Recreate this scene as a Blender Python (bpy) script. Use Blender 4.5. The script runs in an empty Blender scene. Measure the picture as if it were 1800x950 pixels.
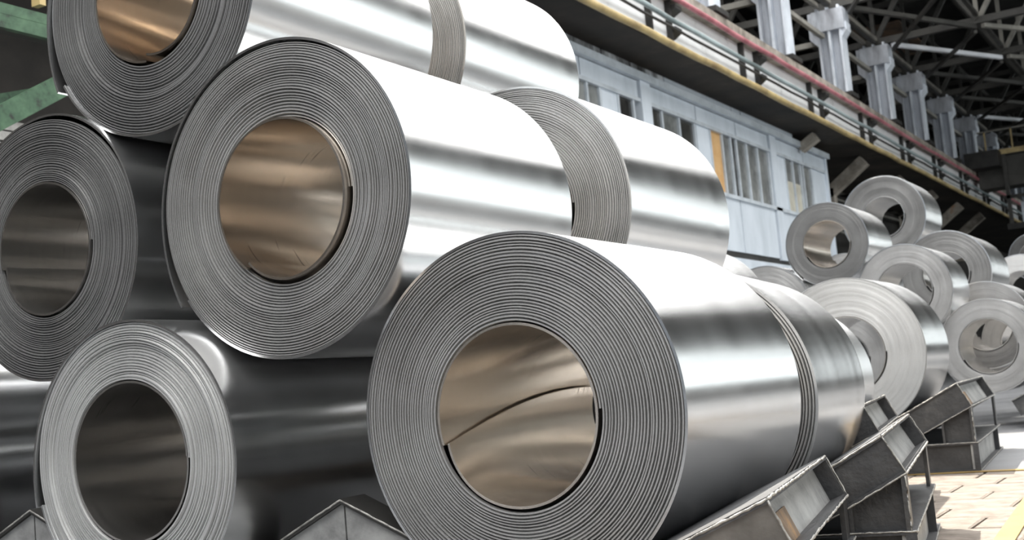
import bpy, math, random
from mathutils import Vector, Matrix
R_ = random.Random(7)
PI = math.pi
C = bpy.context.scene.collection
scn = bpy.context.scene

# ------------------------------------------------------------------ camera
EYE = 0.80                                   # eye height above the floor (photo taken crouching)
F_PX, TH, PITCH, ROLL = 2159.05, 0.52488, 0.102683, -0.089163
fw = Vector((-math.sin(TH)*math.cos(PITCH), math.cos(TH)*math.cos(PITCH), math.sin(PITCH)))
rt = Vector((math.cos(TH), math.sin(TH), 0)); up = rt.cross(fw)
rt2 = rt*math.cos(ROLL) + up*math.sin(ROLL); up2 = -rt*math.sin(ROLL) + up*math.cos(ROLL)
cd = bpy.data.cameras.new('camera'); cam = bpy.data.objects.new('camera', cd); C.objects.link(cam)
cam.matrix_world = Matrix(((rt2.x, up2.x, -fw.x, 0), (rt2.y, up2.y, -fw.y, 0), (rt2.z, up2.z, -fw.z, EYE), (0, 0, 0, 1)))
cd.sensor_width = 36; cd.lens = F_PX/1800*36; cd.clip_end = 400; cd.clip_start = .05
cd.dof.use_dof = True; cd.dof.focus_distance = 4.1; cd.dof.aperture_fstop = 5.6
scn.camera = cam

# ------------------------------------------------------------------ world, sun, exposure
SKY = 5.0          # daylight glow of the roof glazing
w = bpy.data.worlds.new('world'); scn.world = w; w.use_nodes = True
w.node_tree.nodes['Background'].inputs[0].default_value = (.78, .88, 1, 1)
w.node_tree.nodes['Background'].inputs[1].default_value = 0.6
sd = bpy.data.lights.new('sun', 'SUN'); sun = bpy.data.objects.new('sun', sd); C.objects.link(sun)
sd.energy = 19.0; sd.angle = .01; sd.color = (1, .93, .82)
sun.rotation_euler = Vector((.55, -.45, -1.0)).to_track_quat('-Z', 'Y').to_euler(); sun.location = (-16, 20, 30)
vs = scn.view_settings
vs.view_transform = 'Standard'; vs.look = 'None'; vs.gamma = 1; vs.use_curve_mapping = False; vs.exposure = 0.42

# ------------------------------------------------------------------ pixel helpers (photo pixel + the plane it lies on -> place)
def ray(px, py): return fw*F_PX + rt2*(px-900) + up2*(475-py)
def at_x(px, py, X): d = ray(px, py); d = d*(X/d.x); return Vector((d.x, d.y, d.z+EYE))
def at_y(px, py, Y): d = ray(px, py); d = d*(Y/d.y); return Vector((d.x, d.y, d.z+EYE))
def y_on(px, X, Z):      # Y where a line (X, *, Z) parallel to the coils crosses the photo column px
    k = (px-900)/F_PX; z = Z-EYE
    # dot(p, rt2) = k*dot(p, fw)
    a = rt2 - fw*k
    return -(a.x*X + a.z*z)/a.y

# ------------------------------------------------------------------ materials
def nodes(name):
    m = bpy.data.materials.new(name); m.use_nodes = True
    t = m.node_tree; b = t.nodes['Principled BSDF']; return m, t, b
def N(t, kind, **kw):
    n = t.nodes.new(kind)
    for k, v in kw.items():
        if k.startswith('_'): setattr(n, k[1:], v)
        else: n.inputs[k].default_value = v
    return n
def ramp(t, fac, stops):
    r = t.nodes.new('ShaderNodeValToRGB'); e = r.color_ramp.elements
    e[0].position, e[0].color = stops[0][0], (*stops[0][1], 1); e[1].position, e[1].color = stops[-1][0], (*stops[-1][1], 1)
    for p, c in stops[1:-1]: x = e.new(p); x.color = (*c, 1)
    t.links.new(fac, r.inputs[0]); return r.outputs[0]
def rampv(t, fac, a, b, va, vb): return ramp(t, fac, [(a, (va,)*3), (b, (vb,)*3)])
def simple(name, stops, rough=.6, metal=0., scale=3., detail=6., stretch=(1, 1, 1), bump=0., bscale=30., coord='Object', r2=None):
    m, t, b = nodes(name); L = t.links.new
    tc = t.nodes.new('ShaderNodeTexCoord'); mp = t.nodes.new('ShaderNodeMapping'); mp.inputs['Scale'].default_value = stretch
    L(tc.outputs[coord], mp.inputs[0])
    n = N(t, 'ShaderNodeTexNoise', Scale=scale, Detail=detail, Roughness=.65); L(mp.outputs[0], n.inputs['Vector'])
    L(ramp(t, n.outputs[0], stops), b.inputs['Base Color'])
    b.inputs['Metallic'].default_value = metal; b.inputs['Roughness'].default_value = rough
    if r2 is not None: L(rampv(t, n.outputs[0], .35, .65, rough, r2), b.inputs['Roughness'])
    if bump:
        n2 = N(t, 'ShaderNodeTexNoise', Scale=bscale, Detail=4.); L(mp.outputs[0], n2.inputs['Vector'])
        bp = N(t, 'ShaderNodeBump', Strength=bump, Distance=.01); L(n2.outputs[0], bp.inputs['Height']); L(bp.outputs[0], b.inputs['Normal'])
    return m
def coil_side_mat(name, base, r0, r1, scratch=.0, wave=.1):
    m, t, b = nodes(name); L = t.links.new
    uv = t.nodes.new('ShaderNodeUVMap'); uv.uv_map = 'UVMap'
    mp = N(t, 'ShaderNodeMapping'); mp.inputs['Scale'].default_value = (.2, 14, 1); L(uv.outputs[0], mp.inputs[0])
    n = N(t, 'ShaderNodeTexNoise', Scale=1.6, Detail=2., Roughness=.5); L(mp.outputs[0], n.inputs['Vector'])
    c = ramp(t, n.outputs[0], [(.3, tuple(x*.97 for x in base)), (.7, base)])
    if scratch:
        mp2 = N(t, 'ShaderNodeMapping'); mp2.inputs['Scale'].default_value = (1.2, 26, 1); L(uv.outputs[0], mp2.inputs[0])
        n2 = N(t, 'ShaderNodeTexNoise', Scale=2.2, Detail=3., Roughness=.5); L(mp2.outputs[0], n2.inputs['Vector'])
        n3 = N(t, 'ShaderNodeTexNoise', Scale=1.3, Detail=2.); L(uv.outputs[0], n3.inputs['Vector'])
        mu = N(t, 'ShaderNodeMath', _operation='MULTIPLY'); L(n2.outputs[0], mu.inputs[0]); L(n3.outputs[0], mu.inputs[1])
        f = rampv(t, mu.outputs[0], .36, .43, 0, scratch)
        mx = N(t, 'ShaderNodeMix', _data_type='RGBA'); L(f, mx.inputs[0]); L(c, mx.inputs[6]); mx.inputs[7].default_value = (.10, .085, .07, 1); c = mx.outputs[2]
    if scratch: L(c, b.inputs['Base Color'])
    else: b.inputs['Base Color'].default_value = (*base, 1)
    b.inputs['Metallic'].default_value = 1
    tg = N(t, 'ShaderNodeTangent', _direction_type='UV_MAP'); tg.uv_map = 'UVMap'; L(tg.outputs[0], b.inputs['Tangent']); b.inputs['Anisotropic'].default_value = .75; b.inputs['Anisotropic Rotation'].default_value = .25
    n4 = N(t, 'ShaderNodeTexNoise', Scale=2.5, Detail=4.); L(mp.outputs[0], n4.inputs['Vector'])
    if scratch: L(rampv(t, n4.outputs[0], .25, .75, r0, r1), b.inputs['Roughness'])
    else:
        mpr = N(t, 'ShaderNodeMapping'); mpr.inputs['Scale'].default_value = (.5, 2.5, 1); L(uv.outputs[0], mpr.inputs[0])
        nr = N(t, 'ShaderNodeTexNoise', Scale=1.5, Detail=1.); L(mpr.outputs[0], nr.inputs['Vector']); L(rampv(t, nr.outputs[0], .3, .7, r0, r1), b.inputs['Roughness'])
    mp3 = N(t, 'ShaderNodeMapping'); mp3.inputs['Scale'].default_value = (3, 1, 1); L(uv.outputs[0], mp3.inputs[0])
    n5 = N(t, 'ShaderNodeTexNoise', Scale=1.4, Detail=3.); L(mp3.outputs[0], n5.inputs['Vector'])
    if wave:
        bp = N(t, 'ShaderNodeBump', Strength=wave, Distance=.02); L(n5.outputs[0], bp.inputs['Height']); L(bp.outputs[0], b.inputs['Normal'])
    return m
def face_mat(name, a, bcol, rough=.42, metal=.75):
    m, t, b = nodes(name); L = t.links.new
    tc = t.nodes.new('ShaderNodeTexCoord')
    n = N(t, 'ShaderNodeTexNoise', Scale=2.5, Detail=5.); L(tc.outputs['Object'], n.inputs['Vector'])
    n2 = N(t, 'ShaderNodeTexNoise', Scale=160., Detail=2.); L(tc.outputs['Object'], n2.inputs['Vector'])
    mu = N(t, 'ShaderNodeMath', _operation='MULTIPLY_ADD'); L(n2.outputs[0], mu.inputs[0]); mu.inputs[1].default_value = .35; L(n.outputs[0], mu.inputs[2])
    L(ramp(t, mu.outputs[0], [(.45, a), (.9, bcol)]), b.inputs['Base Color'])
    b.inputs['Metallic'].default_value = metal; b.inputs['Roughness'].default_value = rough
    return m
M = {}
M['side'] = coil_side_mat('rolled_sheet', (.82, .825, .83), .20, .265, wave=0)
M['side_soft'] = coil_side_mat('rolled_sheet_soft', (.80, .805, .81), .34, .36, wave=0)
M['bore'] = coil_side_mat('bore_sheet', (.72, .70, .675), .20, .24, scratch=.6, wave=.10)
M['bore_reflect_bright'] = coil_side_mat('bore_sheet_bright_reflection', (.96, .875, .78), .20, .24, scratch=.6, wave=.10)  # brighter bore copy: sunlit floor's reflection put into the base colour
M['bore_reflect_warm'] = coil_side_mat('bore_sheet_warm_reflection', (.76, .675, .585), .20, .24, scratch=.6, wave=.10)  # warm reflection of the floor put into the base colour
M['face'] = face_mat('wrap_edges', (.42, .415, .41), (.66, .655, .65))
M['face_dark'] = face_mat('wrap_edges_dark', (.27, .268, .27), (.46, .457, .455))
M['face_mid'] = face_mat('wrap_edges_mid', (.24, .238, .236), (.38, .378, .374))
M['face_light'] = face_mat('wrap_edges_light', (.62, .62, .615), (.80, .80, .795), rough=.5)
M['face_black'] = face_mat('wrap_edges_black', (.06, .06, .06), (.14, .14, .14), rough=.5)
M['cradle'] = simple('cradle_paint', [(.3, (.018, .018, .02)), (.55, (.045, .046, .05)), (.75, (.10, .10, .10))], rough=.42, metal=.0, scale=5, bump=.25, bscale=60, r2=.6)
M['cradle_web'] = simple('cradle_web', [(.3, (.022, .022, .024)), (.55, (.055, .055, .056)), (.78, (.13, .125, .12))], rough=.45, scale=4, bump=.3, bscale=45)
M['cradle_tan'] = simple('cradle_tan', [(.3, (.06, .055, .05)), (.52, (.13, .122, .112)), (.75, (.20, .188, .172))], rough=.5, scale=4, bump=.3, bscale=45)
M['cradle_end'] = simple('cradle_end', [(.3, (.15, .15, .15)), (.5, (.30, .30, .295)), (.7, (.42, .42, .41))], rough=.5, scale=4, bump=.3, bscale=45)
M['weld'] = simple('worn_edge', [(.3, (.10, .095, .09)), (.5, (.34, .33, .31)), (.7, (.55, .54, .50))], rough=.5, metal=.3, scale=14, bump=.6, bscale=70)
M['rust'] = simple('rust_plate', [(.35, (.13, .09, .06)), (.5, (.22, .15, .095)), (.7, (.48, .26, .09))], rough=.7, scale=8)
M['cabin'] = simple('cabin_paint', [(.3, (.50, .56, .62)), (.55, (.64, .70, .77)), (.75, (.70, .76, .83))], rough=.5, scale=1.1, stretch=(1, 1, .35))
M['cabin_trim'] = simple('cabin_trim', [(.3, (.38, .42, .46)), (.6, (.56, .61, .66))], rough=.5, scale=2)
M['pane'] = simple('dusty_pane', [(.35, (.10, .105, .105)), (.6, (.26, .27, .265))], rough=.18, scale=1.2)
M['pane_dark'] = simple('dark_pane', [(.35, (.015, .015, .015)), (.6, (.07, .07, .065))], rough=.15, scale=1.2)
M['blind'] = simple('cream_blind', [(.35, (.42, .40, .33)), (.6, (.55, .53, .45))], rough=.8, scale=2)
M['cardboard'] = simple('cardboard', [(.35, (.52, .30, .12)), (.6, (.64, .40, .18))], rough=.8, scale=2)
M['soot'] = simple('soot_streaks', [(.40, (.02, .02, .02)), (.52, (.25, .26, .27)), (.62, (.62, .65, .68))], rough=.6, scale=1.6, stretch=(1, 1, .4))
M['black'] = simple('black_steel', [(.3, (.008, .008, .008)), (.7, (.035, .033, .03))], rough=.6, scale=2)
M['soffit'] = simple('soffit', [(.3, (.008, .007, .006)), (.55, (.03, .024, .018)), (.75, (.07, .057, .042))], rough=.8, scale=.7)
M['white_web'] = simple('girder_white', [(.25, (.18, .18, .18)), (.38, (.80, .81, .82)), (.7, (.90, .91, .92))], rough=.45, scale=1.1)
M['red'] = simple('red_pipe', [(.3, (.26, .06, .075)), (.6, (.58, .22, .25))], rough=.4, scale=1.5)
M['grey_pipe'] = simple('grey_pipe', [(.3, (.10, .13, .13)), (.6, (.42, .50, .52))], rough=.35, scale=.35)
M['yellow'] = simple('yellow_pipe', [(.3, (.24, .17, .08)), (.6, (.56, .43, .20))], rough=.45, scale=1.2)
M['rusty_edge'] = simple('rusty_ledge', [(.3, (.10, .085, .07)), (.5, (.30, .27, .23)), (.62, (.42, .38, .33)), (.75, (.38, .20, .09))], rough=.8, scale=1.4, bump=.6, bscale=6)
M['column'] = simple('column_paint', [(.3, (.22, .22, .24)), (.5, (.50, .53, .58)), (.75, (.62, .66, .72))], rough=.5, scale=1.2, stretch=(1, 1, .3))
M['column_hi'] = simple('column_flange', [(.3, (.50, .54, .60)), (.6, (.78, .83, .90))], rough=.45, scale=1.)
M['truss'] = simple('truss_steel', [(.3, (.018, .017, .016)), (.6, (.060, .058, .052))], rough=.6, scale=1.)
M['truss_hi'] = simple('truss_pale', [(.3, (.14, .135, .12)), (.6, (.30, .287, .255))], rough=.6, scale=1.)
M['white_bar'] = simple('white_bar', [(.3, (.72, .74, .78)), (.6, (.86, .88, .92))], rough=.5, scale=1.)
M['roof'] = simple('roof_sheet', [(.3, (.012, .012, .012)), (.7, (.045, .044, .042))], rough=.75, scale=.6)
M['rusty_roof'] = simple('rusty_sheet', [(.3, (.05, .04, .03)), (.5, (.16, .11, .08)), (.7, (.30, .19, .12))], rough=.8, scale=1.)
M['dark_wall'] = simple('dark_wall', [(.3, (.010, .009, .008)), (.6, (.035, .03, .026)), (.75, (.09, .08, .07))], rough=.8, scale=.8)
M['grey_wall'] = simple('grey_wall', [(.3, (.34, .33, .32)), (.7, (.56, .55, .53))], rough=.8, scale=.5)
M['green'] = simple('green_paint', [(.34, (.012, .016, .012)), (.44, (.035, .085, .045)), (.7, (.075, .155, .085))], rough=.5, scale=7)
M['pale'] = simple('pale_sheet', [(.3, (.10, .095, .09)), (.6, (.34, .335, .32))], rough=.7, scale=3)
M['block'] = simple('paving_block', [(.3, (.085, .066, .05)), (.5, (.17, .14, .115)), (.7, (.235, .20, .17))], rough=.75, scale=3.2, bump=.5, bscale=22, coord='Generated')
M['joint'] = simple('joint_dirt', [(.3, (.05, .042, .036)), (.7, (.14, .12, .10))], rough=.9, scale=3)
M['floor'] = simple('floor_screed', [(.3, (.13, .13, .135)), (.7, (.22, .225, .235))], rough=.55, scale=.8)
M['line'] = simple('line_paint', [(.3, (.20, .13, .045)), (.6, (.34, .23, .07))], rough=.6, scale=4)
M['frame'] = simple('glazing_bar', [(.3, (.05, .05, .05)), (.7, (.10, .10, .10))], rough=.6)
def glaze(name, strength, col, clear):
    m = bpy.data.materials.new(name); m.use_nodes = True; t = m.node_tree; t.nodes.clear()
    o = t.nodes.new('ShaderNodeOutputMaterial'); e = N(t, 'ShaderNodeEmission', Strength=strength); e.inputs[0].default_value = (*col, 1)
    tr = t.nodes.new('ShaderNodeBsdfTransparent'); mx = N(t, 'ShaderNodeMixShader'); mx.inputs[0].default_value = clear
    t.links.new(e.outputs[0], mx.inputs[1]); t.links.new(tr.outputs[0], mx.inputs[2]); t.links.new(mx.outputs[0], o.inputs[0]); return m
M['skylight'] = glaze('daylit_roof_glazing', SKY/.5, (1.0, .99, .97), .5)
M['skylight_frosted'] = glaze('daylit_frosted_glazing', SKY, (1.0, .99, .97), 0.)
M['window'] = glaze('daylit_wall_glazing', 2.0, (.92, .98, .98), .05)

# ------------------------------------------------------------------ mesh builder
class MB:
    def __init__(s): s.v = []; s.f = []; s.sm = []; s.uv = {}
    def quad(s, *p, smooth=False, uv=None):
        b = len(s.v); s.v += [tuple(x) for x in p]; s.f.append(tuple(range(b, b+len(p)))); s.sm.append(smooth)
        if uv: s.uv[len(s.f)-1] = uv
    def box(s, x0, x1, y0, y1, z0, z1, mat=None):
        c = [Vector((x, y, z)) for x in (x0, x1) for y in (y0, y1) for z in (z0, z1)]
        if mat is not None: c = [mat @ p for p in c]
        b = len(s.v); s.v += [tuple(p) for p in c]
        for q in ((0, 1, 3, 2), (4, 6, 7, 5), (0, 4, 5, 1), (2, 3, 7, 6), (0, 2, 6, 4), (1, 5, 7, 3)): s.f.append(tuple(b+i for i in q)); s.sm.append(False)
        return s
    def bar(s, a, b, wx, wz, hint=(0, 0, 1)):       # rectangular bar between two points
        a, b = Vector(a), Vector(b); d = b-a; L = d.length; d.normalize(); h = Vector(hint)
        x = d.cross(h)
        if x.length < 1e-4: x = d.cross(Vector((0, 1, 0)))
        x.normalize(); z = x.cross(d)
        m = Matrix(((x.x, d.x, z.x, a.x), (x.y, d.y, z.y, a.y), (x.z, d.z, z.z, a.z), (0, 0, 0, 1)))
        return s.box(-wx/2, wx/2, 0, L, -wz/2, wz/2, m)
    def prism(s, poly, y0, y1):                     # polygon in (x, z), extruded along y
        n = len(poly); b = len(s.v)
        s.v += [(x, y0, z) for x, z in poly] + [(x, y1, z) for x, z in poly]
        s.f.append(tuple(range(b, b+n))); s.f.append(tuple(range(b+2*n-1, b+n-1, -1))); s.sm += [False, False]
        for i in range(n): j = (i+1) % n; s.f.append((b+i, b+n+i, b+n+j, b+j)); s.sm.append(False)
        return s
    def tube(s, pts, r, n=12):
        pts = [Vector(p) for p in pts]; b = len(s.v)
        for i, p in enumerate(pts):
            d = (pts[min(i+1, len(pts)-1)] - pts[max(i-1, 0)]).normalized(); x = d.cross(Vector((0, 0, 1)))
            if x.length < 1e-3: x = Vector((1, 0, 0))
            x.normalize(); z = x.cross(d)
            for k in range(n): a = 2*PI*k/n; s.v.append(tuple(p + (x*math.cos(a) + z*math.sin(a))*(r if not callable(r) else r(i))))
        for i in range(len(pts)-1):
            for k in range(n): k2 = (k+1) % n; s.f.append((b+i*n+k, b+(i+1)*n+k, b+(i+1)*n+k2, b+i*n+k2)); s.sm.append(True)
        s.f.append(tuple(b+k for k in range(n))); s.f.append(tuple(b+(len(pts)-1)*n+k for k in reversed(range(n)))); s.sm += [False, False]
        return s
    def mesh(s, name):
        me = bpy.data.meshes.new(name); me.from_pydata(s.v, [], s.f); me.polygons.foreach_set('use_smooth', s.sm)
        if s.uv:
            l = me.uv_layers.new(name='UVMap').data
            for fi, uvs in s.uv.items():
                p = me.polygons[fi]
                for k, li in enumerate(p.loop_indices): l[li].uv = uvs[k]
        me.update(); return me
    def build(s, name, mat, parent=None): return link(name, s.mesh(name), mat, parent)
def link(name, me, mat, parent=None):
    if not me.materials: me.materials.append(M[mat])
    o = bpy.data.objects.new(name, me); C.objects.link(o); o.parent = parent; return o
def thing(name, label, cat, loc=(0, 0, 0), rz=0, group=None):
    o = bpy.data.objects.new(name, None); C.objects.link(o); o.location = loc; o.rotation_euler = (0, 0, rz); o.empty_display_size = .1
    o['label'] = label; o['category'] = cat
    if group: o['group'] = group
    return o
def tag(o, label, cat, group=None):
    o['label'] = label; o['category'] = cat
    if group: o['group'] = group
    return o
def struct(o): o['kind'] = 'structure'; return o

# ------------------------------------------------------------------ the hall
X0, X1, Y0, Y1, ROOF = -34., 17., -32., 112., 15.4
struct(MB().box(X0, X1, Y0, Y1, -.3, -.02).build('ground_slab', 'joint')); bpy.data.objects['ground_slab'].name = 'floor'
FL = bpy.data.objects['floor']
# smooth screed beyond the yellow line, joint bed under the paving blocks
MB().box(X0, X1, 9.02, Y1, -.02, 0).build('screed', 'floor', FL)
MB().box(X0, -2.6, Y0, 9.0, -.02, -.001).build('screed', 'floor', FL)
MB().box(3.2, X1, Y0, 9.0, -.02, -.001).build('screed', 'floor', FL)
MB().box(-2.6, 3.2, Y0, 1.2, -.02, -.001).build('screed', 'floor', FL)
def block_mesh(k):
    b = MB(); w_, d_, e = .46, .40, .012
    j = lambda: R_.uniform(-.006, .006)
    lo = [(0+j(), 0+j(), -.02), (w_+j(), 0+j(), -.02), (w_+j(), d_+j(), -.02), (0+j(), d_+j(), -.02)]
    mid = [(x, y, -.006) for x, y, z in lo]; top = [(min(max(x, e), w_-e), min(max(y, e), d_-e), j()*.3) for x, y, z in lo]
    b.v = lo+mid+top
    for a in (0, 4):
        for i in range(4): q = (i+1) % 4; b.f.append((a+i, a+q, a+4+q, a+4+i)); b.sm.append(False)
    b.f.append((8, 9, 10, 11)); b.sm.append(False); return b.mesh('paving_block')
BLK = [block_mesh(k) for k in range(6)]
row = 0; y = 8.58
while y > 1.3:
    x = -2.55 + (.23 if row % 2 else 0) + R_.uniform(-.05, .05)
    while x < 3.1:
        o = link('paving_block', BLK[R_.randrange(6)], 'block', FL); o.location = (x, y, R_.uniform(-.003, .001)); x += .472
    y -= .412; row += 1
yl = struct(MB().box(-2.6, 6, 8.995, 9.075, -.001, .004).build('trim_1', 'line'))
a, b = at_y(1790, 855, 7.95), at_y(1742, 950, 5.7)
yl2 = MB(); yl2.bar((-1.155, 8.7, .003), (-.80, 3.0, .003), .09, .006); struct(yl2.build('trim_2', 'line'))

# roof: corrugated sheets over purlins, glazed strips over the near half of the hall (out of the picture)
SKX0, SKX1, NSK, SKY0, SKY1 = -11., 9.3, 7, -23., 37.
rf = MB()
def corr(x0, x1, y0, y1, per=.9, amp=.10):
    n = int((y1-y0)/per*2); 
    for i in range(n):
        a0 = y0+(y1-y0)*i/n; a1 = y0+(y1-y0)*(i+1)/n; za = ROOF+(amp if i % 2 else -amp); zb = ROOF+(-amp if i % 2 else amp)
        rf.quad((x0, a0, za), (x0, a1, zb), (x1, a1, zb), (x1, a0, za))
corr(X0, X1, SKY1, Y1); corr(X0, SKX0, Y0, SKY1, per=3); corr(SKX1, X1, Y0, SKY1, per=3); corr(SKX0, SKX1, Y0, SKY0, per=3)
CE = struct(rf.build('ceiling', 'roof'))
sk = thing('window_1', '', ''); del sk['label'], sk['category']; sk['kind'] = 'structure'
for i in range(NSK):
    xa = SKX0+(SKX1-SKX0)*i/NSK; xb = SKX0+(SKX1-SKX0)*(i+1)/NSK
    for k in range(6):
        ya = SKY0+(SKY1-SKY0)*k/6; yb = SKY0+(SKY1-SKY0)*(k+1)/6
        p = MB(); xl = xa+(.5 if i else .05); p.quad((xl, ya+.3, ROOF), (xl, yb-.3, ROOF), (xb-.5, yb-.3, ROOF), (xb-.5, ya+.3, ROOF)); p.build('pane', 'skylight' if i < 3 else 'skylight_frosted', sk)
fr = MB()
for i in range(NSK+1):
    xa = SKX0+(SKX1-SKX0)*i/NSK; fr.box(xa-.5, xa+(.5 if i else .05), SKY0, SKY1, ROOF-.1, ROOF+.1)
for k in range(7):
    ya = SKY0+(SKY1-SKY0)*k/6; fr.box(SKX0, SKX1, ya-.3, ya+.3, ROOF-.12, ROOF+.08)
fr.build('glazing_bars', 'frame', sk)
for i in range(11):                                # purlins
    xp = -30+i*2.2
    MB().box(xp-.06, xp+.06, SKY1, 100, ROOF-.42, ROOF-.14).build('purlin', 'truss', CE)
rs = MB(); rs.box(-11.6, -9.8, 49, 55, ROOF-1.25, ROOF-1.2); rs.build('rusted_sheet', 'rusty_roof', CE)
# walls
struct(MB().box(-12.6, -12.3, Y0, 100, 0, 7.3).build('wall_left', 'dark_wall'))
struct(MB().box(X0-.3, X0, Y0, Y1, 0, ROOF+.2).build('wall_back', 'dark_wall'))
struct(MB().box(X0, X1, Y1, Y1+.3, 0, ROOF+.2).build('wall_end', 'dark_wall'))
wr = MB(); wr.box(X1, X1+.3, Y0, Y1, 0, 3.0); wr.box(X1, X1+.3, Y0, Y1, 11.4, ROOF+.2)
for k in range(13): yy = Y0+k*12; wr.box(X1, X1+.3, yy-.6, min(yy+.6, Y1), 3.0, 11.4)
struct(wr.build('wall_right', 'grey_wall'))
w2 = thing('window_2', '', ''); del w2['label'], w2['category']; w2['kind'] = 'structure'
for k in range(12):
    yy = Y0+k*12+.6; p = MB(); p.quad((X1+.15, yy, 3), (X1+.15, yy+10.8, 3), (X1+.15, yy+10.8, 11.4), (X1+.15, yy, 11.4)); p.build('pane', 'window', w2)
    g = MB()
    for q in range(1, 6): g.box(X1+.05, X1+.13, yy+q*1.8-.06, yy+q*1.8+.06, 3, 11.4)
    g.box(X1+.05, X1+.13, yy, yy+10.8, 5.6, 5.9); g.box(X1+.05, X1+.13, yy, yy+10.8, 8.3, 8.9); g.build('glazing_bars', 'frame', w2)

# ------------------------------------------------------------------ coils
def coil(X, Y, Z, R, Rh, L, label, nw=30, S=128, face='face', side='side', yaw=0., tel=.006, shape=None, out_end=None, out_lift=.02, out_gap=0., gap_at=None,
         in_end=3.6, in_lift=.02, in_curve=0., seed=1, groove=.015, out_off=0., group=None, bore='bore'):
    rnd = random.Random(seed); Z += EYE
    t = thing('metal_coil', label, 'coil', (X, Y, Z-R), yaw, group)
    p = (R-Rh)/(nw+2.); Rb = R-p-out_gap*.6; Ri = Rh+p
    wd = [rnd.uniform(.75, 1.25) for _ in range(nw)]; sw = sum(wd); bd = [Ri]
    for q in wd: bd.append(bd[-1]+q/sw*(Rb-Ri))
    bd.append(bd[-1]+p)
    of = []; o_ = 0
    for q in range(nw+2):
        o_ = o_*.7+rnd.uniform(-1, 1)*tel; of.append(o_+(shape(q/nw) if shape else 0))
    def lerp(a, i): k = int(i); k = min(k, len(a)-2); return a[k]+(a[k+1]-a[k])*(i-k)
    m = MB(); n = nw*S
    for i in range(n+1):
        ti = i/S; th = 2*PI*ti; c, s_ = math.cos(th), math.sin(th); r0 = lerp(bd, ti); r1 = lerp(bd, ti+1) if ti+1 < len(bd)-1 else bd[-1]
        r1 = min(r1, Rb) if ti > nw-1 else r1
        o = lerp(of, ti); wv = r1-r0
        for fr_, dy in ((.08, groove), (.26, 0), (.70, 0), (.90, groove)):
            r = r0+wv*fr_; m.v.append((r*c, o+dy, r*s_+R))
    for i in range(n):
        b = i*4
        for k in range(3): m.f.append((b+k, b+k+1, b+5+k, b+4+k)); m.sm.append(False)
        if i+S <= n-1: m.f.append((b+3, (i+S)*4, (i+S+1)*4, b+7)); m.sm.append(False)
    # back edge of the winding
    Sb = 48; m2 = MB(); bk = 0
    for k in range(Sb): a = 2*PI*k/Sb; m2.v += [(Ri*math.cos(a), L, Ri*math.sin(a)+R), (Rb*math.cos(a), L, Rb*math.sin(a)+R)]
    for k in range(Sb): j = (k+1) % Sb; m2.f.append((bk+2*k, bk+2*j, bk+2*j+1, bk+2*k+1)); m2.sm.append(False)
    m.build('wound_wraps', face, t); m2.build('back_edge', face, t)
    # outer wrap: one turn of sheet, its end standing off by one thickness
    def sheet(name, mat, a0, a1, rf_, th, y0, y1, n, inward, ny=1, curve=0.):
        o = MB()
        def P(i, k, rad_off):
            fy = k/ny; a = a0+(a1-a0+curve*math.sin(fy*PI*.55))*i/n; r = rf_(i/n)+rad_off
            return (r*math.cos(a), y0+(y1-y0)*fy, r*math.sin(a)+R), (a*R, y0+(y1-y0)*fy)
        def strip(off, flip):
            base = len(o.v); uvs = []
            for i in range(n+1):
                for k in range(ny+1): q, u = P(i, k, off); o.v.append(q); uvs.append(u)
            for i in range(n):
                for k in range(ny):
                    ix = [i*(ny+1)+k, i*(ny+1)+k+1, (i+1)*(ny+1)+k+1, (i+1)*(ny+1)+k]
                    if flip: ix.reverse()
                    o.f.append(tuple(base+z for z in ix)); o.sm.append(True); o.uv[len(o.f)-1] = [uvs[z] for z in ix]
        strip(th, False); strip(0, True)
        for k, fl in ((0, False), (ny, True)):
            for i in range(n):
                q = [P(i, k, 0)[0], P(i+1, k, 0)[0], P(i+1, k, th)[0], P(i, k, th)[0]]
                if not fl: q.reverse()
                o.quad(*q)
        for i in (0, n):
            for k in range(ny): o.quad(P(i, k, 0)[0], P(i, k+1, 0)[0], P(i, k+1, th)[0], P(i, k, th)[0])
        ob = o.build(name, mat, t); return ob
    oe = out_end if out_end is not None else rnd.uniform(3.6, 4.6)
    s1 = .86
    def ro(f):
        k_ = max(0, min(1, (f-.45)/.3)) if gap_at is None else math.exp(-((f-gap_at)/.10)**2)
        base = Rb + out_gap*.6*k_*k_*(3-2*k_) + p*.10*f
        return base + (out_lift*((f-s1)/(1-s1))**2 if f > s1 else 0)
    sheet('outer_wrap', side, oe-2*PI, oe, ro, p*.85, -.002+out_off, L+.002, 144 if S > 64 else 80, False)
    def ri(f): return Rh + p*.12 + (-in_lift*((f-.85)/.15)**2 if f > .85 else 0)
    sheet('inner_wrap', bore, in_end+2*PI, in_end, ri, p*.8, -.004, L+.002, 112 if S > 64 else 64, True, ny=8 if in_curve else 1, curve=in_curve)
    return t
G1 = 'coils of the nearest pyramid stack'; G2 = 'coils of the stacks farther down the hall'
coil(-3.765, 3.632, 1.833, .615, .291, 1.25, 'top coil of the nearest stack, its loose sheet end hanging beside green beam', face='face_dark', seed=3, nw=26, out_end=3.65, out_lift=.045, in_end=4.66, in_lift=.03, bore='bore_reflect_warm', tel=.008, shape=lambda f: .05*max(0, .25-abs(f-.42)), group=G1)
coil(-4.440, 3.601, .828, .602, .285, 1.25, 'dark coil under the top coil, a bright sheet flap low inside its bore', face='face_dark', seed=4, nw=27, out_end=4.6, out_gap=.03, gap_at=.43, out_lift=.0, in_end=3.35, in_lift=.03, in_curve=-.10, tel=.007, group=G1)
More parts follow.
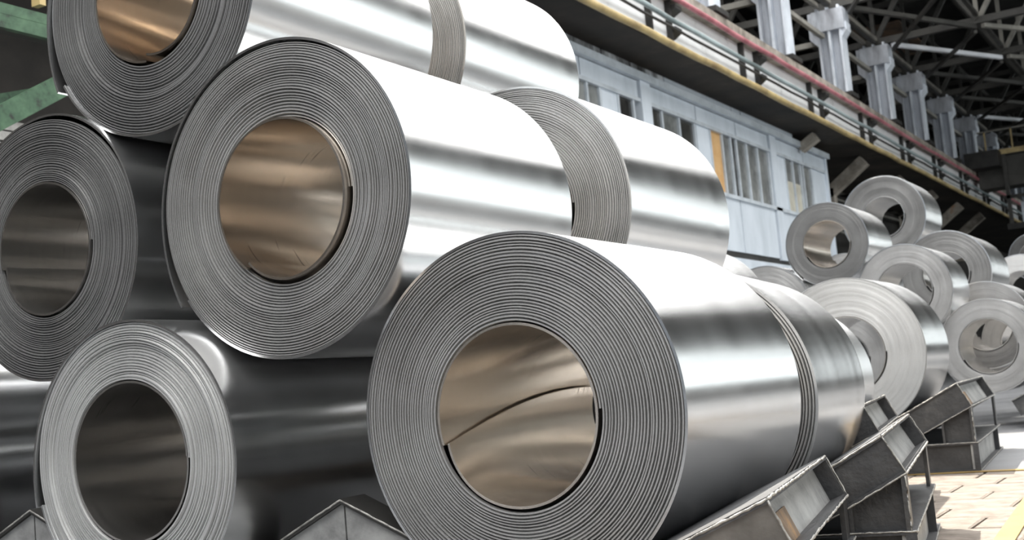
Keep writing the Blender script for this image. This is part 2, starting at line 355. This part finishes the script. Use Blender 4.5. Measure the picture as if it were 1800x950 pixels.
coil(-3.046, 3.557, .825, .624, .303, 1.22, 'coil in the middle tier with loose outer wrap and brownish bore', seed=5, nw=27, out_end=3.72, out_gap=.022, bore='bore_reflect_warm', out_lift=.03, in_end=4.05, in_lift=.025, tel=.005, shape=lambda f: .03*max(0, .35-f)/.35, group=G1)
coil(-2.151, 3.649, -.063, .635, .308, 1.17, 'large front coil beside black steel cradle, golden bore split by curved sheet edge', seed=6, nw=27, out_end=4.9, out_lift=0., bore='bore_reflect_bright', in_end=3.42, in_lift=.022, in_curve=-.55, tel=.005, group=G1)
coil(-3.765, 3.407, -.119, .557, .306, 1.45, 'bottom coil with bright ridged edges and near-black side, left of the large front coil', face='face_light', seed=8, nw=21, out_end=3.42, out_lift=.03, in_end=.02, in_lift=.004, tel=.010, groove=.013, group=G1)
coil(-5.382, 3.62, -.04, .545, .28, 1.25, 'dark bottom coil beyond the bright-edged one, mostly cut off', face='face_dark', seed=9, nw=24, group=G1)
coil(-3.775, 5.20, 1.86, .62, .30, 1.24, 'coil lying end to end behind the top coil, sheer white side', seed=10, nw=30, S=112, tel=.003, groove=.006, face='face', group=G1)
coil(-2.975, 5.235, .905, .627, .30, 1.29, 'coil end to end behind the middle tier coil, before the blue cabin', seed=11, nw=27, S=112, tel=.003, groove=.008, face='face', in_end=3.2, group=G1)
coil(-2.125, 5.02, -.09, .602, .30, 1.35, 'coil end to end behind the large front coil, stepped bands on its rim', seed=12, nw=20, S=112, tel=.012, yaw=.115, face='face', group=G1)
coil(-3.76, 5.15, -.11, .57, .30, 1.3, 'bottom coil hidden in shadow behind the bright-edged coil', seed=31, nw=14, S=64, face='face', group=G1)  # unseen coil, added to block bright reflections in the gap before it
coil(-4.44, 5.10, .84, .60, .30, 1.3, 'shadowed coil behind the dark coil with the bright flap', seed=32, nw=14, S=64, face='face', group=G1)  # also unseen and added, keeps the gap between the front coils dark
coil(-2.42, 6.95, -.085, .51, .29, .9, 'small dull grey coil half hidden between shiny coil and pale coil', seed=13, nw=14, S=64, side='side_soft', yaw=.1, face='face', group=G2)
coil(-3.69, 8.15, .478, .57, .29, 1.25, 'gleaming coil top showing below the cabin skirt', seed=14, nw=14, S=64, group=G2)
coil(-2.70, 9.90, .098, .622, .30, .86, 'pale smooth-faced short coil on the second cradle row', seed=15, nw=40, S=96, tel=.0015, groove=.002, face='face_light', group=G2)
FAR = dict(S=72, tel=.0015, groove=.003, nw=22, group=G2)
coil(-2.363, 14.396, .095, .525, .30, .8, 'bottom coil of the second stack showing another coil through its bore', seed=16, face='face', **FAR)
coil(-3.14, 14.187, .80, .528, .30, .95, 'middle coil of the second stack with pale bore, resting between two coils', seed=17, face='face', **FAR)
coil(-4.028, 14.437, 1.471, .500, .275, 1.13, 'top coil of the second stack with dark rim and bronze bore', seed=18, face='face_mid', bore='bore_reflect_warm', **FAR)
coil(-4.80, 14.30, .76, .54, .28, 1.0, 'grey coil face half hidden under the bronze-bored coil', seed=19, face='face', **FAR)
coil(-3.96, 14.35, .10, .53, .29, 1.0, 'lower coil hidden behind the pale short coil', seed=20, face='face', **FAR)
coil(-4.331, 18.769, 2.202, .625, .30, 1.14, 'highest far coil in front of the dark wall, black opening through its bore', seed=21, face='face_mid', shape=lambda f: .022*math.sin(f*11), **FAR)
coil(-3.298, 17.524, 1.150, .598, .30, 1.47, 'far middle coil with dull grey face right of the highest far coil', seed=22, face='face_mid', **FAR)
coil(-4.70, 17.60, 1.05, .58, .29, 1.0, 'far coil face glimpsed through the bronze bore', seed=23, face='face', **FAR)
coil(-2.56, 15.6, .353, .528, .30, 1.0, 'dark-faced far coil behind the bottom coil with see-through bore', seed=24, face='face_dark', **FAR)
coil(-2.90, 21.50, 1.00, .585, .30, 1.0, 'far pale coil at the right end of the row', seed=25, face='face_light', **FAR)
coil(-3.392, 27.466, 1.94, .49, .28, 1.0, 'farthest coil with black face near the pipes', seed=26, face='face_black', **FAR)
coil(-2.30, 16.9, .12, .55, .30, 1.0, 'shiny coil seen inside the bottom see-through bore', seed=27, face='face', **FAR)

# ------------------------------------------------------------------ cradles
def cradle(tip, slope, depth, wv, yaw, label, Lw=.66, rust=True, web='cradle_web', group='steel coil cradles'):
    base = thing('coil_cradle', label, 'cradle', (tip[0], tip[1], 0), yaw, group); zt = tip[2]+EYE
    s, c = math.sin(slope), math.cos(slope); du = (c, s); dn = (s, -c)      # along the slope, down-normal
    P = lambda a, b: (du[0]*a+dn[0]*b, zt+du[1]*a+dn[1]*b)
    T = .016; H = depth
    def plate(name, mat, a0, b0, a1, b1, y0, y1): return MB().prism([P(a0, b0), P(a1, b0), P(a1, b1), P(a0, b1)], y0, y1).build(name, mat, base)
    tf = plate('top_flange', 'cradle', -Lw, 0, 0, T, 0, wv); plate('bottom_flange', 'cradle', -Lw+.18, H-T, 0, H, 0, wv)
    plate('front_web', web, -Lw, T, -.003, H-T, .012, .027); plate('rear_web', 'cradle_web', -Lw, T, -.003, H-T, wv-.027, wv-.012)
    ew = plate('end_web', 'cradle_end', -.075, T, -.06, H-T, .028, wv-.028)
    # worn weld beads along the edges
    def bead(a, b, name='weld_bead', r=.006):
        a, b = Vector(a), Vector(b); n = max(4, int((b-a).length/.018)); rr = [R_.uniform(.6, 1.25)*r*.68 for _ in range(n+1)]
        MB().tube([a+(b-a)*i/n+Vector((R_.uniform(-.0015, .0015), 0, R_.uniform(-.0015, .0015))) for i in range(n+1)], lambda i: rr[i], 6).build(name, 'weld', tf)
    q = lambda a, b, y: (P(a, b)[0], y, P(a, b)[1])
    bead(q(-Lw, .006, 0), q(0, .006, 0)); bead(q(0, .006, 0), q(0, .006, wv)); bead(q(0, H-.004, 0), q(0, H-.004, wv)); bead(q(-.0, .01, 0), q(0, H, 0), r=.005); bead(q(-.0, .01, wv), q(0, H, wv), r=.005)
    bead(q(-Lw+.2, H-.004, 0), q(0, H-.004, 0), r=.005)
    if rust:
        # a rusty plate welded on the end web
        plate('rust_plate', 'rust', -.06, H*.35, -.054, H*.92, wv*.12, wv*.34).parent = ew
    # base beam and posts
    zb = .205; xe = P(0, H)[0]+.01; x0 = P(-Lw+.18, H)[0]
    xl = xe-.62
    MB().box(xl, xe, 0, wv, zb-T, zb).build('base_top_flange', 'cradle', base); MB().box(xl, xe, 0, wv, 0, T).build('base_bottom_flange', 'cradle', base)
    MB().box(xl, xe-.02, .03, .045, T, zb-T).build('base_web', 'cradle_web', base); MB().box(xl, xe-.02, wv-.045, wv-.03, T, zb-T).build('base_web', 'cradle_web', base)
    MB().box(xe-.055, xe-.04, .01, wv-.01, T, zb-T).build('base_end_web', 'cradle_end', base)
    MB().box(xe-.04, xe-.002, wv-.30, wv-.285, T, zb-T).build('base_stiffener', 'cradle', base); MB().box(xe-.04, xe-.002, 0, .014, T, zb-T).build('base_stiffener', 'cradle', base)
    bead((xl, 0, zb-.004), (xe, 0, zb-.004), r=.005); bead((xe, 0, zb-.004), (xe, wv, zb-.004)); bead((xe, 0, .01), (xe, wv, .01), r=.005)
    def under(u): return zt + (u-P(0, H)[0])*math.tan(slope) + (P(0, H)[1]-zt)
    for u0, u1, y0, y1 in ((xe-.035, xe-.018, 0, .12), (xe-.23, xe-.215, 0, .12), (xe-.035, xe-.018, wv-.12, wv)):
        MB().prism([(u0, zb), (u1, zb), (u1, under(u1)), (u0, under(u0))], y0, y1).build('post', 'cradle_web', base)
    MB().prism([(xe-.215, zb), (xe-.035, zb), (xe-.035, under(xe-.035)), (xe-.215, under(xe-.215))], .05, .062).build('gusset_panel', 'cradle_web', base)
    bead((xe-.018, 0, zb), (xe-.018, 0, under(xe-.018)), r=.005)
    return base
rad = math.radians
cradle((-1.063, 3.0, -.305), rad(23.4), .165, 1.42, rad(10.5), 'black cradle wing under the large front coil, rusty plate on its end', web='cradle_tan')
cradle((-1.143, 4.50, -.251), rad(28), .165, 1.70, rad(9.5), 'black cradle wing with boxed end, next behind the rust-plated one', rust=False)
cradle((-1.70, 6.40, -.196), rad(25), .168, 1.7, rad(10), 'cradle peeking out behind the boxed-end wing, below pale coil')
cradle((-1.73, 9.05, -.175), rad(26.6), .195, 2.1, rad(5), 'cradle carrying the pale short coil beside the yellow floor line')
cradle((-1.30, 13.9, -.12), rad(25), .2, 1.6, rad(4), 'far cradle under the see-through coil', rust=False, Lw=.9)
def ridge(X, Y, Zt, hw, label, slope=rad(26), d=.16):
    t = thing('cradle_ridge', label, 'cradle', (X, Y, 0), rad(3), 'ridges between bottom coils'); zt = Zt+EYE; k = math.tan(slope); zl = max(.03, zt-hw*k)
    MB().prism([(0, zt-.02), (-hw, zl-.02), (-hw, 0), (-.0, 0)], .02, .04).build('front_plate', 'cradle_end', t)
    MB().prism([(0.006, zt-.022), (0.006, 0), (hw, 0), (hw, zl-.02)], .022, .042).build('front_plate', 'cradle_end', t)
    for sg in (-1, 1):
        MB().prism([(0, zt), (sg*hw, zl), (sg*hw, zl-.02), (0, zt-.02)][::sg], 0, d).build('top_flange', 'black', t)
        n = 24; MB().tube([(sg*hw*i/n, 0, zt-.006-(zt-zl)*i/n+R_.uniform(-.001, .001)) for i in range(n+1)], .0042, 6).build('weld_bead', 'weld', t)
    MB().box(-hw, hw, .04, d, 0, .08).build('foot', 'black', t)
ridge(-2.935, 3.645, -.318, .40, 'grey peaked cradle ridge between bright-edged coil and large front coil')
ridge(-4.62, 3.60, -.30, .42, 'dark cradle ridge in the shadow left of the bright-edged coil')

def stand(X, Y, zb, L, label):
    t = thing('coil_stand', label, 'stand', (X, Y, 0), 0, 'stands in the shadow behind the coils')
    for sg in (-1, 1):
        MB().prism([(sg*.12, 0), (sg*.5, 0), (sg*.5, zb+.2), (sg*.12, zb)][::sg], .1, L-.1).build('wedge', 'cradle', t)
    MB().box(-.5, .5, .1, L-.1, 0, .08).build('foot', 'cradle', t)
stand(-3.69, 8.15, .478-.57+EYE+.005, 1.25, 'dark stand under the gleaming coil below the cabin')
stand(-4.70, 17.6, 1.05-.58+EYE+.005, 1.0, 'dark stand under the coil glimpsed through the bronze bore')

# ------------------------------------------------------------------ cabin under the crane runway
XC = -10.
def zc(zr): return zr*XC/-7.5+EYE         # heights measured on the photo, scaled to this wall plane
ZT, ZH, ZS, ZB = zc(4.80), zc(4.40), zc(3.25), zc(2.20)
yc = lambda px, z: y_on(px, XC, z)
cab = thing('control_cabin', 'long pale blue panelled cabin with dusty windows under the crane runway', 'cabin', (XC, 16, ZB))
cab.location = (0, 0, 0)
YE = yc(1461, (ZT+ZB)/2); YL = 15.
MB().box(XC-2.2, XC-.12, YL, YE-.05, ZB, ZT).build('core', 'black', cab)
def cp(name, mat, y0, y1, z0, z1, x=.0, th=.06): return MB().box(XC-.12, XC+x, y0, y1, z0, z1).build(name, mat, cab)
MB().box(XC-2.2, XC+.02, YE-.05, YE, ZB-.2, ZT).build('end_panel', 'cabin', cab)
# frieze panels
fx = [905, 1018, 1122]
ys = [YL, yc(1018, 6.9), yc(1121, 6.9), yc(1141, 6.9), yc(1222, 6.9), yc(1292, 6.9), yc(1349, 6.9), yc(1361, 6.9), yc(1411, 6.9), YE]
for i, (y0, y1) in enumerate(zip(ys, ys[1:])):
    if i in (2, 6): continue
    cp('frieze_panel', 'cabin', y0+.03, y1-.03, ZH+.06, ZT-.12)
for y0, y1 in ((ys[2], ys[3]), (ys[6], ys[7]), (YE-.22, YE)): cp('post', 'cabin', y0+.04, y1-.04, ZB, ZT-.06, x=.05)
cp('top_trim', 'cabin_trim', YL, YE+.1, ZT-.10, ZT+.06, x=.12); cp('head_rail', 'cabin_trim', YL, YE, ZH-.03, ZH+.05, x=.03)
cp('sill_rail', 'cabin_trim', YL, YE, ZS-.06, ZS+.03, x=.05)
# window band: pixel columns read off along the head rail
zm = (ZH+ZS)/2
band = [(1005, 1037, 'pane'), (1040, 1060, 'pane'), (1063, 1092, 'cabin'), (1095, 1119, 'pane_dark'), (1147, 1169, 'pane_dark'), (1172, 1199, 'pane'), (1202, 1226, 'pane_dark'),
        (1230, 1253, 'cabin'), (1255, 1274, 'cardboard'), (1277, 1289, 'pane'), (1290, 1299, 'pane_dark'), (1301, 1317, 'pane'), (1320, 1336, 'pane'), (1339, 1355, 'pane'),
        (1366, 1384, 'cabin'), (1386, 1398, 'blind'), (1400, 1411, 'blind'), (1412, 1416, 'pane_dark'), (1418, 1430, 'pane'), (1432, 1456, 'cabin')]
for a, b, mt in band:
    y0, y1 = yc(a, zm), yc(b, zm)
    nm = {'cabin': 'wall_panel', 'cardboard': 'cardboard_sheet'}.get(mt, 'window_pane')
    if mt == 'blind':
        wp = cp(nm, 'pane', y0+.02, y1-.02, ZS+.9, ZH-.03, x=-.05); cp('blind', 'blind', y0+.02, y1-.02, ZS+.03, ZS+.9, x=-.05).parent = wp
    else: cp(nm, mt, y0+.02, y1-.02, ZS+.03, ZH-.03, x=-.02 if mt == 'cabin' else -.05)
    cp('mullion', 'cabin_trim', y1-.02, y1+.06, ZS, ZH, x=.0)
# lower panels
for a, b in ((YL, yc(1200, zc(2.7))), (yc(1200, zc(2.7)), yc(1306, zc(2.7))), (yc(1306, zc(2.7)), ys[6]), (ys[7], YE)): cp('lower_panel', 'cabin', a+.03, b-.03, ZB+.05, ZS-.06)
cp('skirt', 'cabin', YL, YE-2, ZB-.62, ZB-.12, x=.06); cp('skirt_shadow_rail', 'black', YL, YE, ZB-.12, ZB+.05, x=-.03)
# raised parapet strip behind the top trim
YP = yc(1397, 7.4); py = [YL, yc(1062, 7.3), yc(1113, 7.3), yc(1172, 7.3), yc(1290, 7.3), yc(1306, 7.3), YP]
for i, (a, b) in enumerate(zip(py, py[1:])):
    MB().box(XC-.4, XC-.06, a+.03, b-.04, ZT+.06, 5.20*9/7+EYE-.005).build('parapet_panel', 'soot' if i < 3 else 'cabin', cab)
# platform that carries the cabin
plat = thing('cabin_platform', 'dark steel platform on legs carrying the blue cabin', 'platform')
MB().box(-11.6, XC+.0, YL, YE+.3, ZB-.95, ZB-.63).build('deck', 'black', plat)
for k in range(5): yy = YL+.3+k*5.2; MB().box(XC-.5, XC-.2, yy, yy+.3, 0, ZB-.95).build('leg', 'black', plat)

# ------------------------------------------------------------------ crane runway girder, pipes
XG = -9.; GS = XG/-7.
zg = lambda z: z*GS+EYE
Z_SOF, Z_RED, Z_TOP, Z_GREY, Z_YEL = zg(5.20), zg(6.02), zg(6.27), zg(5.63), zg(5.22)
YG0, YG1 = 2., 92.
gd = thing('crane_girder', 'white crane runway girder with dark stiffeners running along the hall', 'girder')
MB().box(XG-.40, XG-.16, YG0, YG1, Z_SOF+.08, Z_TOP-.3).build('web', 'white_web', gd)
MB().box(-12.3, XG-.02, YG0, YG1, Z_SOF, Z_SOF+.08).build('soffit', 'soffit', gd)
MB().box(XG-1.3, XG+.02, YG0, YG1, Z_TOP-.30, Z_TOP).build('top_ledge', 'rusty_edge', gd)
yb = 11.2
while yb < 90:
    for dy, wd in ((0, .10), (1.05, .06)):
        MB().box(XG-.17, XG-.04, yb+dy, yb+dy+wd, Z_SOF+.08, Z_TOP-.3).build('stiffener', 'black', gd)
    MB().prism([(XG-.3, Z_GREY-.32), (XG+.02, Z_GREY-.12), (XG+.02, Z_GREY-.04), (XG-.3, Z_GREY-.04)], yb+1.1, yb+1.45).build('pipe_bracket', 'black', gd)
    MB().prism([(XG-.3, Z_RED-.36), (XG+.06, Z_RED-.16), (XG+.06, Z_RED-.08), (XG-.3, Z_RED-.08)], yb+1.1, yb+1.45).build('pipe_bracket', 'black', gd)
    yb += 5.35
def run(x, z, r, name, mat, label, wob=.03):
    n = 70; o = MB().tube([(x+R_.uniform(-wob, wob)*.4, YG0+(YG1-YG0)*i/n, z+R_.uniform(-wob, wob)*.5) for i in range(n+1)], r, 10).build(name, mat); return tag(o, label, 'pipe', 'pipes along the crane runway')
run(XG+.10, Z_RED, .060, 'service_pipe', 'red', 'faded red pipe under the rusty ledge of the runway')
run(XG+.10, Z_GREY, .055, 'service_pipe', 'grey_pipe', 'grey-green pipe along the middle of the white girder')
run(XG+.10, Z_GREY-.17, .03, 'service_pipe', 'black', 'thin black pipe just below the grey-green pipe')
run(XG+.08, Z_YEL, .078, 'service_pipe', 'yellow', 'yellow pipe along the lower edge of the white girder')
# knee struts carrying the girder (behind the cabin only their upper ends show)
for yk in (34.1, 39.5, 44.9, 50.2, 55.5, 60.8):
    c_ = MB(); full = yk > 38
    e_ = 1.0 if full else .42
    c_.bar((XG-.5, yk, Z_SOF-.17), (XG-.5-1.3*e_, yk, Z_SOF-.1-1.0*e_), .36, .36, (0, 1, 0)) if full else c_.bar((XG-.45, yk, Z_SOF-.14), (XG-.93, yk, Z_SOF-.42), .26, .30, (0, 1, 0))
    if full: c_.bar((XG-1.75, yk, Z_SOF-.9), (XG-1.75, yk, Z_SOF-2.2), .4, .36, (0, 1, 0))
    tag(c_.build('corbel_strut', 'rusty_edge'), 'stained concrete knee strut under the runway soffit' if full else 'short stained knee strut above the cabin roof', 'strut', 'knee struts under the runway' if full else None)
for yk in (41., 48.5, 56):    # lower wall stanchions
    tag(MB().box(-12.25, -11.7, yk, yk+.5, 0, Z_SOF-.01).build('wall_stanchion', 'dark_wall'), 'dark stanchion against the wall below the runway', 'stanchion', 'wall stanchions')
for (xa, ya, za, xb, yb_, zb_, r) in ((-11.4, 33, 5.6, -11.4, 60, 5.3, .05), (-11.2, 30, 6.6, -11.2, 44, 6.3, .06), (-11.3, 36, 4.4, -11.3, 70, 4.5, .09), (-11., 44, 3.6, -11., 62, 3.6, .10), (-11.9, 20, 6.9, -11.9, 60, 6.9, .05)):
    n = 12; tag(MB().tube([(xa+(xb-xa)*i/n, ya+(yb_-ya)*i/n, za+(zb_-za)*i/n+.05*math.sin(i*1.9)) for i in range(n+1)], r, 8).build('wall_conduit', 'grey_pipe' if r > .08 else 'truss_hi'), 'thin conduit on the dark wall beyond the cabin', 'conduit', 'conduits on the dark wall')

# ------------------------------------------------------------------ columns, trusses, bracing
COLY = [20.3, 25.8, 31.3, 37.0, 42.6, 47.9, 53.4, 58.9, 64.4, 69.9, 75.4, 80.9]
ZC0, ZC1 = Z_TOP+.025, 10.94+EYE
cn = ('first', )
def column(y, i):
    t = thing('roof_column', 'pale blue steel roof column standing on the runway ledge', 'column', (XG-.42+(-.9 if i == 99 else 0), y, ZC0), 0, 'roof columns on the runway'); h = ZC1-ZC0
    if i == 99: t['label'] = 'blackened steel roof column among the pale ones'; del t['group']
    m1, m2 = ('column', 'column_hi') if i != 99 else ('black', 'black')
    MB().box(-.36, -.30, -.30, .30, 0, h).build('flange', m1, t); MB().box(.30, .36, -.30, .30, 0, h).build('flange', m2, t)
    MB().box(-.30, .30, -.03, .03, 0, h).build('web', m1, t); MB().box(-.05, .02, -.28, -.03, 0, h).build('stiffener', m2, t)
    MB().box(-.48, .48, -.34, .34, h-.75, h-.1).build('cap', m1, t)
    MB().prism([(.36, h-1.0), (.52, h-.8), (.52, h-.55), (.36, h-.55)], -.25, .25).build('bracket', m2, t)
    MB().prism([(-.36, h-1.2), (-.62, h-.9), (-.62, h-.1), (-.36, h-.1)], -.25, .25).build('bracket', m1, t)
    MB().box(-.5, .5, -.4, .4, 0, .12).build('base_plate', 'black', t)
XT0 = XG-.42; ZTOP = 14.7
def truss(y, i):
    t = thing('roof_truss', 'dark steel roof truss spanning the hall from a runway column', 'truss', (XT0, y, ZC1), 0, 'roof trusses')
    zz = .12; h = ZTOP-ZC1
    for sx in (-.09, .09): pass
    MB().box(-20, 24, -.11, .11, -.02, .20).build('bottom_chord', 'truss', t); MB().box(-20, 24, -.11, .11, h-.2, h).build('top_chord', 'truss', t)
    pn = 3.4
    for k in range(-5, 7):
        x = k*pn
        MB().bar((x, 0, .1), (x, 0, h-.1), .13, .13, (0, 1, 0)).build('vertical', 'truss_hi' if k in (1, 2) else 'truss', t)
        for s in (1, -1): MB().bar((x, .1*s, .1), (x+s*pn/2, .1*s, h-.1), .15, .15, (0, 1, 0)).build('diagonal', 'truss_hi' if (k in (1, 2) and s > 0) else 'truss', t)
    return t
for i, y in enumerate(COLY):
    if y > 22: column(y, i)
    if y > 27: truss(y, i)
column(51.4, 99)
def member(a, b, wx, mat, name, label, cat, group): return tag(MB().bar(a, b, wx, wx).build(name, mat), label, cat, group)
for i, (y0, y1) in enumerate(zip(COLY, COLY[1:])):
    if y0 < 22: continue
    for dx, dz, mt in ((.1, .12, 'truss_hi'), (.05, .05, 'truss'), (-.2, -.9, 'truss_hi'), (-.3, .1, 'truss_hi')):
        member((XT0+dx, y0+.3, ZC1+dz), (XT0+dx, y1-.3, ZC1+dz), .13, mt, 'tie_beam', 'slender tie beam between neighbouring roof columns', 'beam', 'tie beams between columns')
    mw = 'white_bar' if i in (4, 7) else 'truss'
    member((XT0+.6, y0, ZC1-.1), (XT0+3.3, y1, ZC1-.1), .14, mw, 'bracing_bar', ('long white bracing bar slanting from a pale column across dark trusses' if i == 4 else 'white bracing bar above the bridge crane') if mw == 'white_bar' else 'dark bracing bar between the lower chords of roof trusses', 'brace', None if mw == 'white_bar' else 'dark roof braces')
    member((XT0+3.3, y0, ZC1-.26), (XT0+.6, y1, ZC1-.26), .11, 'truss', 'bracing_bar', 'dark bracing bar between the lower chords of roof trusses', 'brace', 'dark roof braces')
    member((XT0+3.55, y0, ZC1-.1), (XT0+6.8, y1, ZC1-.1), .14, 'truss_hi', 'bracing_bar', 'pale bracing bar crossing to the next truss joint', 'brace', 'pale roof braces')
    member((XT0+3.4, y0+.12, ZC1+.28), (XT0+3.4, y1-.12, ZC1+.28), .12, 'truss', 'tie_beam', 'dark tie beam between truss joints', 'beam', 'tie beams between trusses')
    # struts of the side bay seen through the columns
    member((XT0-.4, y0, ZC1-1.0), (XT0-9, y0, ZC1-1.0), .16, 'truss_hi', 'side_strut', 'pale strut running into the side bay behind a column', 'beam', 'side bay struts')
    member((XT0-.4, y0, ZC1-2.6), (XT0-9, y0+.1, ZC1-2.6), .16, 'truss_hi', 'side_strut', 'pale strut running into the side bay behind a column', 'beam', 'side bay struts')
    member((XT0-4, y0, ZC1-1.02), (XT0-4, y1, ZC1-2.58), .14, 'truss_hi', 'side_brace', 'diagonal brace in the dark side bay', 'brace', 'side bay braces')
# ------------------------------------------------------------------ bridge crane across the far hall
YB = 57.
br = thing('bridge_crane', 'dark bridge crane with yellow walkway edge across the far hall', 'crane', (XG, YB, Z_TOP))
ZB0 = at_y(1712, 275, YB).z - Z_TOP
MB().box(.1, 22, -.1, .12, ZB0-.12, ZB0+.10).build('walkway_edge', 'yellow', br)
MB().box(.1, 22, .2, 1.6, ZB0-1.5, ZB0-.1).build('main_girder', 'truss', br)
MB().box(.1, 22, -.05, 1.2, ZB0-.16, ZB0-.12).build('walkway', 'black', br)
for k in range(8): MB().box(1.2+k*1.6, 1.36+k*1.6, -.1, .05, ZB0-3.2, ZB0-.12).build('hanger', 'truss', br)
MB().box(1.1, 5, -.15, .1, ZB0-3.45, ZB0-3.2).build('cab_floor_beam', 'black', br); MB().box(1.1, 5, -.1, .05, ZB0-2.1, ZB0-1.95).build('cab_rail', 'black', br)
MB().box(1.6, 4.4, 1.0, 1.1, ZB0-3.2, ZB0-2.2).build('cab_window', 'cabin', br)
for k in range(6): MB().bar((.6+k*1.1, 0, ZB0), (.6+k*1.1, 0, ZB0+1.0), .06, .06, (0, 1, 0)).build('handrail_post', 'yellow', br)
MB().box(.3, 7, -.03, .03, ZB0+.95, ZB0+1.02).build('handrail', 'truss_hi', br)
MB().box(-.2, 1.2, -1.0, 1.8, .0, .7).build('end_carriage', 'black', br)

# ------------------------------------------------------------------ green frame in the dark left corner
XL = -8.
ga = at_x(0, 10, XL); 
gb = thing('green_beam', 'chipped green steel beam behind the top coil', 'beam', (XL, 5, at_x(40, 52, XL).z))
zt_ = at_x(40, 14, XL).z-gb.location.z
MB().box(-.06, .0, -3, 6, -.02, zt_*.5).build('lower_flange', 'green', gb); MB().box(-.2, -.1, -3, 6, 0, zt_).build('web', 'black', gb); MB().box(-.12, -.02, -3, 6, zt_*.56, zt_*1.05).build('upper_flange', 'green', gb)
b0, b1 = at_x(-60, 238, XL+.3), at_x(190, 108, XL+.3)
dgl = MB(); dgl.bar(b0, b1, .06, .17); tag(dgl.build('green_brace', 'green'), 'slanting green brace above the dark coil', 'brace')
b0, b1 = at_x(-40, 183, XL-.5), at_x(150, 150, XL-.5)
dgl = MB(); dgl.bar(b0, b1, .06, .10); tag(dgl.build('green_rail', 'green'), 'short dim green rail behind the slanting brace', 'rail')
p0 = at_x(60, 192, -9.3); q0 = thing('lit_patch_stack', 'pale stand-in stack for the lit patch above the dark coil', 'sheets', (-9.8, p0.y, p0.z-.64))  # added pale stack stands in for a bright lit patch of background
for k in range(5): MB().box(-.4+R_.uniform(-.05, .05), .5+R_.uniform(-.03, .03), -1.2, 1.2, k*.1, k*.1+.085).build('sheet', 'pale', q0)
MB().box(-.4, .4, -1.0, 1.0, -(q0.location.z), 0).build('stand', 'black', q0)
p0 = at_x(68, 5, XL-.1); tag(MB().box(XL-.15, XL-.05, p0.y-.03, p0.y+.03, p0.z-.03, p0.z+.5).build('yellow_post', 'yellow'), 'small yellow post on the green beam', 'post')
